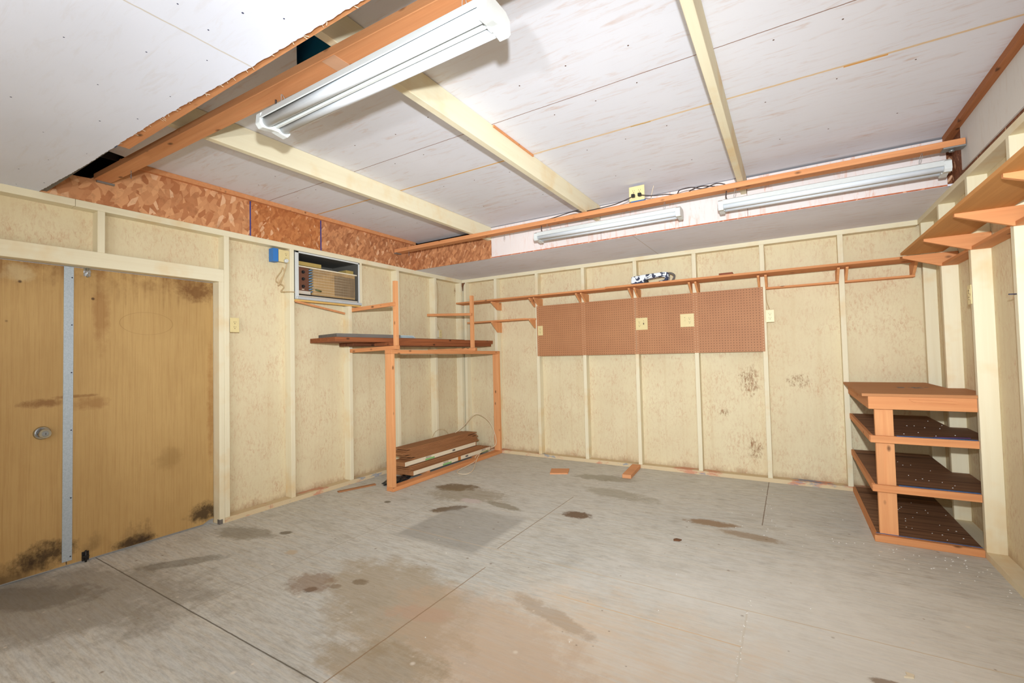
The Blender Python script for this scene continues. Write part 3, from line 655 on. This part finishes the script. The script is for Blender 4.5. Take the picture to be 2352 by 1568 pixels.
for k in (5, 6):
    xa = X0+S*k+.041; xb = X0+S*(k+1)-.002 if k == 5 else W-.03
    obj('cleat', B(xa, xb, .0, D-.001, 1.818, 1.834), WOODX, t)
t = thing('wall_shelf', 'short orange pine shelf left of the pegboard', 'shelf', (.62, 0, 1.60))
obj('shelf_board', PR([(.17, -.135), (1.02, -.135), (1.128, -.02), (1.128, .0), (.17, .0)], 2, 1.675, 1.694), WOODX, t)
obj('bracket', brk(X0+.0405, 1.675, 1.545), WOODZ, t); obj('bracket', brk(X0+S-.0195, 1.675, 1.575), WOODZ, t)

# right wall shelf
t = thing('wall_shelf', 'wide plywood shelf on triangular brackets along the right wall', 'shelf', (4.6, -2.0, 1.9))
obj('shelf_board', B(4.482, W+.0, -3.6, -.665, 1.899, 1.918), SHELFP, t, bev=.001)
for k in range(0, 5):
    y = -.612-S*k
    obj('bracket', PR([(4.50, 1.8985), (W+D-.002, 1.8985), (W+D-.002, 1.805), (W-.005, 1.805), (4.50, 1.884)], 1, y-.020, y-.001), WOODX, t)
    obj('cleat', B(W, W+D-.002, y-S+.041, y-.021, 1.806, 1.824), WOODY, t)
tag(obj('bark_strip', PR([(4.485, 1.919), (4.50, 1.935), (4.515, 1.938), (4.53, 1.919)], 1, -2.19, -1.88), LOGM, bev=.002), 'splintered dark bark strip on top of the right wall shelf', 'debris')

# things on the back shelf
t = thing('padded_strap', 'folded black and white patterned padded arm on the back shelf', 'strap', (2.53, -.085, 1.962))
prof = [(2.352, 1.985), (2.358, 2.052), (2.47, 2.062), (2.60, 2.066), (2.70, 2.070), (2.735, 2.062), (2.745, 2.03), (2.735, 1.985), (2.70, 1.968), (2.64, 1.966), (2.64, 1.980), (2.70, 1.988), (2.708, 2.012), (2.66, 2.026), (2.56, 2.018), (2.505, 2.010), (2.485, 1.975), (2.455, 1.964), (2.38, 1.964)]
obj('padding', PR(prof, 1, -.125, -.045), CAMO, t, bev=.006)
obj('roll_core', CY((2.50, -.115, 1.989), (0, 1, 0), .024, .06, 20), BLACKP, t)
obj('clip', T([(2.72, -.09, 2.055), (2.765, -.09, 2.05), (2.795, -.09, 2.02), (2.775, -.09, 1.975)], .010, 8), GREYP, t)
tag(obj('wood_block', B(3.215, 3.335, -.13, -.045, 1.963, 1.992), lumber('dark_red_wood', (150, 86, 58), (110, 58, 38), 'X', False), bev=.001), 'small dark reddish wood block on the back shelf', 'block')

# ------------------------------------------------------------------ corner bench with shelves
t = thing('shelving_unit', 'orange pine corner bench with three open dark plywood shelves below', 'shelving', (4.46, -.6, 0))
XB = W+D-.002
obj('bench_top', PR([(4.165, -1.215), (W-.001, -1.215), (W-.001, -1.165), (XB, -1.165), (XB, -.615), (W-.001, -.615), (W-.001, -.002), (4.165, -.002)], 2, .929, .946), BENCHTOP, t, 'worn plywood top with grey smears')
obj('front_rail', B(4.197, W-.002, -1.205, -1.167, .847, .928), WOODX, t, bev=.001)
obj('side_rail', B(4.197, 4.216, -1.166, -.003, .847, .928), WOODY, t, bev=.001)
obj('rail_strip', PR([(4.40, .912), (4.60, .908), (4.62, .902), (4.62, .893), (4.42, .897)], 1, -1.214, -1.206), WOODX, t, 'thin strip nailed on the front rail')
obj('post', B(4.231, 4.325, -1.168, -1.132, .046, .847), WOODZ, t, bev=.001)
for zt, zb, nm in ((.676, .632, 0), (.364, .320, 0), (.044, .001, 1)):
    obj('front_trim', B(4.200, W-.002, -1.205, -1.187 if not nm else -1.17, zb, zt), WOODX, t, bev=.001)
    obj('side_trim', B(4.200, 4.218, -1.166, -.003, zb, zt-.002), WOODY, t)
    obj('shelf_panel', PR([(4.219, -1.165), (XB, -1.165), (XB, -.615), (W-.003, -.615), (W-.003, -.003), (4.219, -.003)], 2, zt-.020, zt-.002) if not nm else PR([(4.219, -1.165), (W-.003, -1.165), (W-.003, -.003), (4.219, -.003)], 2, zt-.016, zt), DARKPLY, t, 'dark brown stained shelf panel')
    obj('paint_edge', B(4.335 if not nm else 4.21, W-.003, -1.186 if not nm else -1.169, -1.166, zt-.02, zt+.003), BLUEP, t, 'blue paint along the shelf front')
bm = BM()
for i in range(14): 
    a = random.uniform(0, 6.28); r_ = random.uniform(0, .06)
    stick(bm, (4.53+r_*1.6*math.cos(a), -.62+r_*math.sin(a), .9462), (4.53+r_*1.6*math.cos(a)+random.uniform(-.04, .04), -.62+r_*math.sin(a)+random.uniform(-.03, .03), .9468), .018, .001)
obj('smear', bm, GREYP, t, 'grey dried smear on the top')

# ------------------------------------------------------------------ lumber rack against the left wall
t = thing('lumber_rack', 'open orange pine storage rack in the back left corner', 'rack', (.3, -.95, 0))
XR = .588
obj('bottom_rail', B(.500, XR, -1.874, -.003, .001, .038), WOODY, t, bev=.0015)
obj('post', B(.500, XR, -1.872, -1.834, .0385, 1.286), WOODZ, t, bev=.0015)
obj('post', B(.500, XR, -.045, -.006, .0385, 1.268), WOODZ, t, bev=.0015)
obj('top_rail', ST((.544, -1.874, 1.3055), (.544, -.004, 1.285), .088, .037), WOODY, t, bev=.0015)
obj('arm', ST((.002, -1.845, 1.327), (.592, -1.795, 1.345), .060, .037), WOODX, t, bev=.001)
obj('arm', ST((.002, -.70, 1.322), (.60, -.535, 1.328), .060, .036), WOODX, t, bev=.001)
obj('upright', ST((.562, -1.786, 1.364), (.562, -1.786, 1.985), .037, .037, up=(0, 1, 0)), WOODZ, t, bev=.001)
obj('upright', ST((.555, -.548, 1.347), (.555, -.548, 1.968), .037, .037, up=(0, 1, 0)), WOODZ, t, bev=.001)
obj('upper_arm', ST((.0, -1.832, 1.742), (.58, -1.81, 1.762), .02, .037), WOODX, t, bev=.001)
obj('upper_arm', ST((.002, -.709, 1.761), (.575, -.575, 1.742), .038, .030), WOODX, t, bev=.001)

tag(obj('board', B(.255, .475, -1.78, -.035, 1.368, 1.400), OLDB2, bev=.001), 'lower brown board stacked on the rack arms, nearer the room', 'board', 'old boards on the rack')
tag(obj('board', B(.03, .24, -2.02, -.035, 1.370, 1.400), OLDB, bev=.001), 'lower blackened board stacked on the rack arms, nearer the wall', 'board', 'old boards on the rack')
tag(obj('board', PR([(-.02, -2.30), (.43, -2.37), (.500, -.03), (-.02, -.03)], 2, 1.401, 1.441), OLDB2, bev=.001), 'wide red brown board lying across the rack, sticking out towards the door', 'board', 'old boards on the rack')
tag(obj('panel', PR([(.02, -2.24), (.40, -2.33), (.455, -1.62), (.02, -1.62)], 2, 1.442, 1.474), GREYP, bev=.001), 'scuffed dark grey panel on top of the stacked boards', 'panel')
tag(obj('panel', B(.05, .44, -1.6, -.55, 1.4415, 1.447), OLDB), 'thin dark sheet lying on the wide board towards the corner', 'panel')
bm = BM(); random.seed(5)
for i in range(5): 
    z = 1.4475+i*.006; prism(bm, [(.10+.02*i, -1.58), (.43-.01*i, -1.56), (.40, -1.34-.01*i), (.12, -1.36)], 2, z, z+.0045)
tag(obj('plastic_sheet', bm, PALESH), 'folded pale blue plastic sheets on the stacked boards behind the left upright', 'plastic sheet')

# ------------------------------------------------------------------ laminate planks in the rack
random.seed(11)
TILT = 0.0
def slab(x, z, y0, y1, wd, th, tilt=TILT, skew=0.0):
    bm = BM(); c, s_ = math.cos(tilt), math.sin(tilt); vs = []
    for y, sh in ((y0, 0.0), (y1, skew)):
        for a, b in ((-wd/2, -th/2), (wd/2, -th/2), (wd/2, th/2), (-wd/2, th/2)):
            vs.append(bm.verts.new((x+a*c-b*s_, y, z+a*s_+b*c+sh)))
    for q in ((3, 2, 1, 0), (4, 5, 6, 7), (0, 1, 5, 4), (1, 2, 6, 5), (2, 3, 7, 6), (3, 0, 4, 7)): bm.faces.new([vs[i] for i in q])
    return bm
rows = [(.245-.0125*i, .1745+.0096*i, -1.44+.16*random.random(), -.28+.22*random.random()) for i in range(10)][::-1]
words = ['topmost', 'second from the top', 'third from the top', 'fourth from the top', 'fifth from the top', 'sixth from the top', 'seventh from the top', 'eighth from the top', 'ninth from the top', 'directly on the upper pack']
for (x, z, a, b), wd_ in zip(rows, words):
    tag(obj('laminate_plank', slab(x, z, a, b, .19, .0088, TILT, 0), LAM), 'brown laminate plank in the pile on the rack floor, '+wd_, 'plank', 'laminate planks')
def label_pack(nm, x, z, y0, y1, lab, skew, torn):
    t = thing(nm, lab, 'plank pack', (x, (y0+y1)/2, 0), 'packs of laminate flooring')
    wd = .19
    obj('planks', slab(x, z, y0, y1, wd, .044, TILT, skew), LAM, t)
    c, s_ = math.cos(TILT), math.sin(TILT); ex = x+(wd/2+.001)*c; ez = z+(wd/2+.001)*s_
    def strip(n_, ya, yb, h0, h1, off, mat, lb=None):
        bm = BM(); vs = []
        for y in (ya, yb):
            sh = skew*(y-y0)/(y1-y0)
            for o_, h_ in ((0, h0), (off, h0), (off, h1), (0, h1)): vs.append(bm.verts.new((ex+o_*c-h_*s_, y, ez+o_*s_+h_*c+sh)))
        for q in ((3, 2, 1, 0), (4, 5, 6, 7), (0, 1, 5, 4), (1, 2, 6, 5), (2, 3, 7, 6), (3, 0, 4, 7)): bm.faces.new([vs[i] for i in q])
        return obj(n_, bm, mat, t, lb)
    strip('wrapper', y0+.01, y1-.02, -.0215, .0215, .0012, CREAMP, 'pale printed cardboard side')
    ym = y0+.25*(y1-y0) if not torn else y0+.33*(y1-y0)
    for yy in ((ym,) if not torn else (ym, y1-.22)):
        strip('green_bar', yy, yy+.15, -.019, -.003, .002, GREENP, 'green bar below the lettering')
        cu = bpy.data.curves.new('lettering', 'FONT'); cu.body = 'PERGO'; cu.size = .027; cu.extrude = .0004
        tmp = bpy.data.objects.new('lettering_tmp', cu); C.objects.link(tmp)
        me = bpy.data.meshes.new_from_object(tmp.evaluated_get(bpy.context.evaluated_depsgraph_get())); bpy.data.objects.remove(tmp)
        lt = bpy.data.objects.new('lettering', me); C.objects.link(lt); me.materials.clear(); me.materials.append(INKM); lt.parent = t
        sh = skew*(yy-y0)/(y1-y0); sl = skew/(y1-y0)
        uvec = Vector((0, 1, sl)).normalized(); nv = Vector((c, 0, s_)); vv = Vector((-s_, 0, c))
        M4 = Matrix((uvec, vv, nv)).transposed().to_4x4(); M4.translation = Vector((ex, yy+.01, ez+sh))+vv*(.000)+nv*.0018-ROOT[t.name]
        lt.matrix_local = M4; ROOT[lt.name] = ROOT[t.name]; lt['label'] = 'grey lettering on the pack'
    strip('barcode', y0+.62*(y1-y0), y0+.62*(y1-y0)+.05, -.010, .010, .002, INKM, 'small dark printed block')
    if torn: strip('tape', y0+.52*(y1-y0), y0+.52*(y1-y0)+.05, -.0215, .0215, .002, TANTAPE, 'brown tape across the pack')
    return t
label_pack('laminate_pack', .262, .147, -1.50, -.24, 'upper pale printed pack of laminate planks in the rack', 0, False)
for i, nm_ in enumerate(('lowest', 'second lowest', 'third lowest')):
    tag(obj('laminate_plank', slab(.325-.012*i, .0935+.0102*i, -1.50+.03*i, -.16-.03*i, .19, .0088, TILT, 0), LAM), 'brown laminate plank between the two printed packs, '+nm_, 'plank', 'laminate planks')
for y_, l_ in ((-1.25, 'nearer the door'), (-.35, 'nearer the corner')):
    tag(obj('spacer_block', B(.25, .465, y_-.02, y_+.02, .001, .0415), WOODX), 'small wood block under the lower printed pack, '+l_, 'block')
tag(obj('laminate_bundle', slab(.135, .0515, -1.40, -.16, .19, .10, 0, 0), LAM), 'bundle of brown laminate planks at the bottom of the pile by the wall', 'plank bundle')
label_pack('laminate_pack', .360, .064, -1.48, -.06, 'lower pale printed pack with brown tape resting behind the bottom rail', 0, True)
tag(obj('wood_strip', ST((.12, -2.12, .006), (.24, -1.78, .006), .04, .01), LAM), 'short brown strip sticking out beside the left post of the rack', 'wood strip')
bm = BM(); random.seed(21)
bmesh.ops.create_icosphere(bm, subdivisions=4, radius=1.0)
for v in bm.verts:
    c_ = v.co; k_ = 1+.22*math.sin(9*c_.x+3*c_.y)*math.sin(7*c_.y)+.10*math.sin(23*c_.x+11*c_.y)
    v.co = Vector((.352+.085*c_.x*k_, -1.60+.19*c_.y*(.9+.15*math.sin(8*c_.x)), max(.0015, .017+.019*c_.z*k_)))
tag(obj('plastic_bag', bm, BLKBAG), 'crumpled black plastic bag under the packs behind the left post', 'bag')
tag(obj('cable', T([(.10, -.34, .276), (.22, -.29, .38), (.40, -.33, .53), (.44, -.22, .50), (.47, -.08, .38), (.53, -.02-.05, .24), (.55, -.09, .12), (.52, -.2, .085), (.51, -.35, .07), (.53, -.5, .045), (.60, -.62, .02), (.64, -.95, .006), (.72, -1.08, .006), (.82, -1.06, .006), (.80, -.93, .008), (.66, -.68, .02), (.59, -.55, .045), (.54, -.42, .07)], .0042, 8), CABLEW), 'off-white cable looping over the packs and onto the floor', 'cable')
tag(obj('wire', T([(.02, -.68, .275), (.03, -.64, .33), (.05, -.56, .355), (.07, -.49, .33), (.09, -.455, .275)], .002, 6), CABLEC), 'thin brown wire loop above the plank pile', 'wire')

# ------------------------------------------------------------------ air conditioner
t = thing('air_conditioner', 'old window air conditioner with its front cover missing, set in the left wall', 'air conditioner', (-.1, -2.1, AZ0))
XI = -.42
bm = BM(); y0, y1, z0, z1 = AY0, AY1, AZ0, AZ1; tk = .004
for (a, b, c, d) in ((y0, y0+tk, z0, z1), (y1-tk, y1, z0, z1), (y0, y1, z0, z0+tk), (y0, y1, z1-tk, z1)): box(bm, XI, .004, a, b, c, d)
box(bm, XI-.004, XI, y0, y1, z0, z1)
obj('sleeve', bm, plain('dark_grey_sleeve', (96, 92, 84), .7), t, 'dark metal sleeve')
bm = BM(); lw = .022
for (a, b, c, d) in ((y0, y0+.034, z0, z1), (y1-.016, y1, z0, z1), (y0, y1, z1-.014, z1)): box(bm, .004, .012, a, b, c, d)
obj('sleeve_frame', bm, PLASTW, t, 'white metal frame', bev=.001)
obj('lower_sill', B(-.01, .035, y0+.002, y1+.006, z0-.006, z0+.018), plain('silver_sill', (200, 206, 208), .35, .3), t, 'silver sill strip', bev=.003)
obj('base_pan', B(XI+.02, -.004, y0+.036, y1-.018, z0+.006, z0+.038), RUSTW, t, 'rusty white base pan')
obj('foam_block', B(-.20, -.035, y0+.05, y0+.30, 2.12, 2.155), FOAM, t, 'yellow foam insulation'); obj('foam_block', B(-.17, -.05, y1-.12, y1-.03, 2.06, 2.15), FOAM, t)
obj('top_edge', B(-.05, -.006, y0+.036, y1-.02, 2.098, 2.108), CREAMP, t)
cp = obj('control_panel', B(-.03, -.004, -2.425, -2.318, 1.880, 2.094), BRNPANEL, t, 'brown control panel with three knobs')
obj('panel_side', B(-.03, -.006, -2.43, -2.30, 1.850, 1.880), RUSTW, t)
for z in (2.052, 1.988, 1.920): 
    k_ = obj('control_knob', cyl(CY((-.004, -2.377, z), (1, 0, 0), .015, .006, 20), (.002, -2.377, z), (1, 0, 0), .011, .012, 16, .009), BLACKP, cp)
obj('panel_badge', B(-.004, -.003, -2.39, -2.365, 1.890, 1.895), CREAMP, cp)
obj('cooling_coil', B(-.07, -.030, -2.268, y1-.028, 1.852, 2.098), COILM, t, 'dusty tan cooling fins')
obj('fin_patch', B(-.031, -.0285, -2.02, y1-.035, 1.87, 2.07), lumber('dark_dusty_fins', (140, 118, 90), (104, 86, 64), 'Z', False, 3, .7), t, 'darker dusty right half of the fins')
bm = BM()
for i in range(9): z = 1.872+i*.0255; tube(bm, [(-.022, -2.31, z), (-.012, -2.29, z+.006), (-.022, -2.268, z+.012)], .006, 8)
obj('return_bends', bm, BLUECU, t, 'row of blue grey tube bends')
for i in range(9):
    z = 2.082-i*.0265
    obj('guard_wire', T([(-.024, -2.262, z), (-.02, -2.0, z), (-.024, y1-.03, z)], .0009, 6, smooth=False), CREAMP, t)
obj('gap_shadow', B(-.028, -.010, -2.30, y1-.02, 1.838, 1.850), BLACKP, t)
obj('sensor_bulb', T([(-.018, -2.235, 1.905), (-.016, -2.18, 1.895)], .008, 10, smooth=False), plain('olive_sensor', (96, 100, 60), .5), t, 'small green sensor bulb')
obj('sensor_wire', T([(-.018, -2.265, 1.94), (-.014, -2.25, 1.91), (-.018, -2.235, 1.905)], .0015, 6), STEEL, t)
cl = obj('cord', T([(-.012, -2.43, 1.858), (.006, -2.48, 1.856), (.012, -2.53, 1.852), (.012, -2.60, 1.848), (.012, -2.585, 1.87), (.012, -2.575, 1.90), (.01, -2.635, 1.93), (.01, -2.64, 1.96), (.01, -2.60, 2.02), (.01, -2.58, 2.06), (.01, -2.565, 2.02), (.01, -2.60, 1.95), (.01, -2.625, 1.90), (.012, -2.60, 1.93), (.01, -2.555, 2.05), (.012, -2.545, 2.10)], .0045, 8), CABLEC, t, 'coiled beige power cord')
obj('plug', CY((-.002, -2.545, 2.125), (1, 0, 0), .020, .024, 18, .014), PLASTW, t)
tag(obj('wood_strip', ST((.006, -2.462, 1.775), (.006, -1.93, 1.700), .010, .018), BEAMM), 'thin reddish wood strip slanting below the air conditioner', 'wood strip')
tag(obj('trim_board', B(-.03, .016, -2.463, -1.735, AZ0-.022, AZ0-.007), plain('yellow_pine_sill', (222, 176, 100), .7)), 'rough yellow board under the air conditioner', 'trim board')

# ------------------------------------------------------------------ loose things on the floor
tag(obj('wood_offcut', PR([(1.545, -.56), (1.79, -.565), (1.70, -.385), (1.515, -.455)] if False else [(1.60, -.66), (1.765, -.575), (1.70, -.395), (1.525, -.475)], 2, 0.0, .012), BRICKW), 'flat square reddish wood piece lying alone on the floor', 'wood piece')
tag(obj('lumber_offcut', ST((2.352, -.47, .02), (2.318, -.012, .02), .089, .038), BRICKW, bev=.002), 'short orange length of lumber on the floor against the back wall', 'lumber')
tag(obj('dead_leaf', PR([(3.08, -1.80), (3.115, -1.79), (3.125, -1.765), (3.09, -1.76), (3.075, -1.78)], 2, .001, .008), LOGM, bev=.001), 'small dark crumpled leaf on the middle of the floor', 'leaf')
for (x, y, lb) in ((4.10, -2.68, 'pale wood chip on the floor near the right, farther one'), (4.265, -2.90, 'pale wood chip near the right, the closer one')):
    tag(obj('wood_chip', PR([(x, y), (x+.03, y+.01), (x+.035, y+.03), (x+.01, y+.035), (x+.012, y+.018)], 2, .0, .006), CREAMP), lb, 'wood chip', 'wood chips')
bm = BM(); random.seed(3)
for (cx, cy, sx, sy, nn) in ((4.1, -1.32, .35, .03, 22), (4.45, -1.5, .18, .08, 20), (4.62, -1.38, .06, .09, 16), (3.57, -.6, .02, .3, 8), (3.9, -1.0, .4, .2, 12), (3.56, -2.75, .005, .3, 24), (2.6, -.9, .6, .4, 10), (2.9, -2.6, .9, .5, 10), (4.68, -2.0, .02, .5, 18)):
    for i in range(nn):
        x, y = random.gauss(cx, sx), random.gauss(cy, sy)
        if x > 4.69 or (x > 4.18 and y > -1.23): continue
        cyl(bm, (x, y, 0.0004), (0, 0, 1), random.uniform(.0018, .0042), .003, 6, .002)
tag(obj('foam_crumbs', bm, WHITEBIT), 'tiny white foam crumbs scattered on the floor near the bench', 'debris', None, 'stuff')
bm = BM()
for zt in (.044, .362, .674):
    for i in range(26 if zt < .1 else 12):
        x, y = random.uniform(4.3, 4.69), random.uniform(-1.12, -.3); cyl(bm, (x, y, zt+.0005), (0, 0, 1), random.uniform(.002, .005), .003, 6, .002)
tag(obj('foam_crumbs', bm, WHITEBIT), 'tiny white foam crumbs on the bench shelves', 'debris', None, 'stuff')
tag(obj('purple_ribbon', ST((4.52, -1.14, .676), (4.69, -1.12, .680), .012, .003), plain('purple_ribbon_mat', (92, 60, 120), .5)), 'thin purple ribbon on the upper bench shelf', 'ribbon')
# mud nest in the corner, thin wires on the walls
bm = BM(); prism(bm, [(-.03, H-.042), (.05, H-.042), (.03, H-.06), (.018, H-.09), (.012, H-.15), (.006, H-.10), (-.012, H-.07), (-.03, H-.06)], 1, -.016, -.002)
tag(obj('mud_nest', bm, LOGM), 'brown insect nest in the top back left corner', 'nest')
tag(obj('wire', T([(-.05, -.49, 2.235), (-.055, -.45, 2.15), (-.06, -.435, 2.0), (-.06, -.45, 1.85), (-.06, -.47, 1.70), (-.05, -.44, 1.60)], .003, 6), CABLEC), 'thin cable running down the left wall near the corner', 'wire')
tag(obj('wire', T([(3.600, -.004, 2.22), (3.607, .01, 2.1), (3.603, .01, 1.9), (3.604, .01, 1.72), (3.625, -.001, 1.63)], .0028, 6), CABLEC), 'thin cable beside the stud right of the pegboard', 'wire')
tag(obj('nail', T([(W-.03, -1.832, 1.482), (W+.02, -1.812, 1.482)], .003, 6, smooth=False), plain('dark_nail', (60, 60, 80), .5, .5)), 'dark nail sticking out of a right wall stud', 'nail')
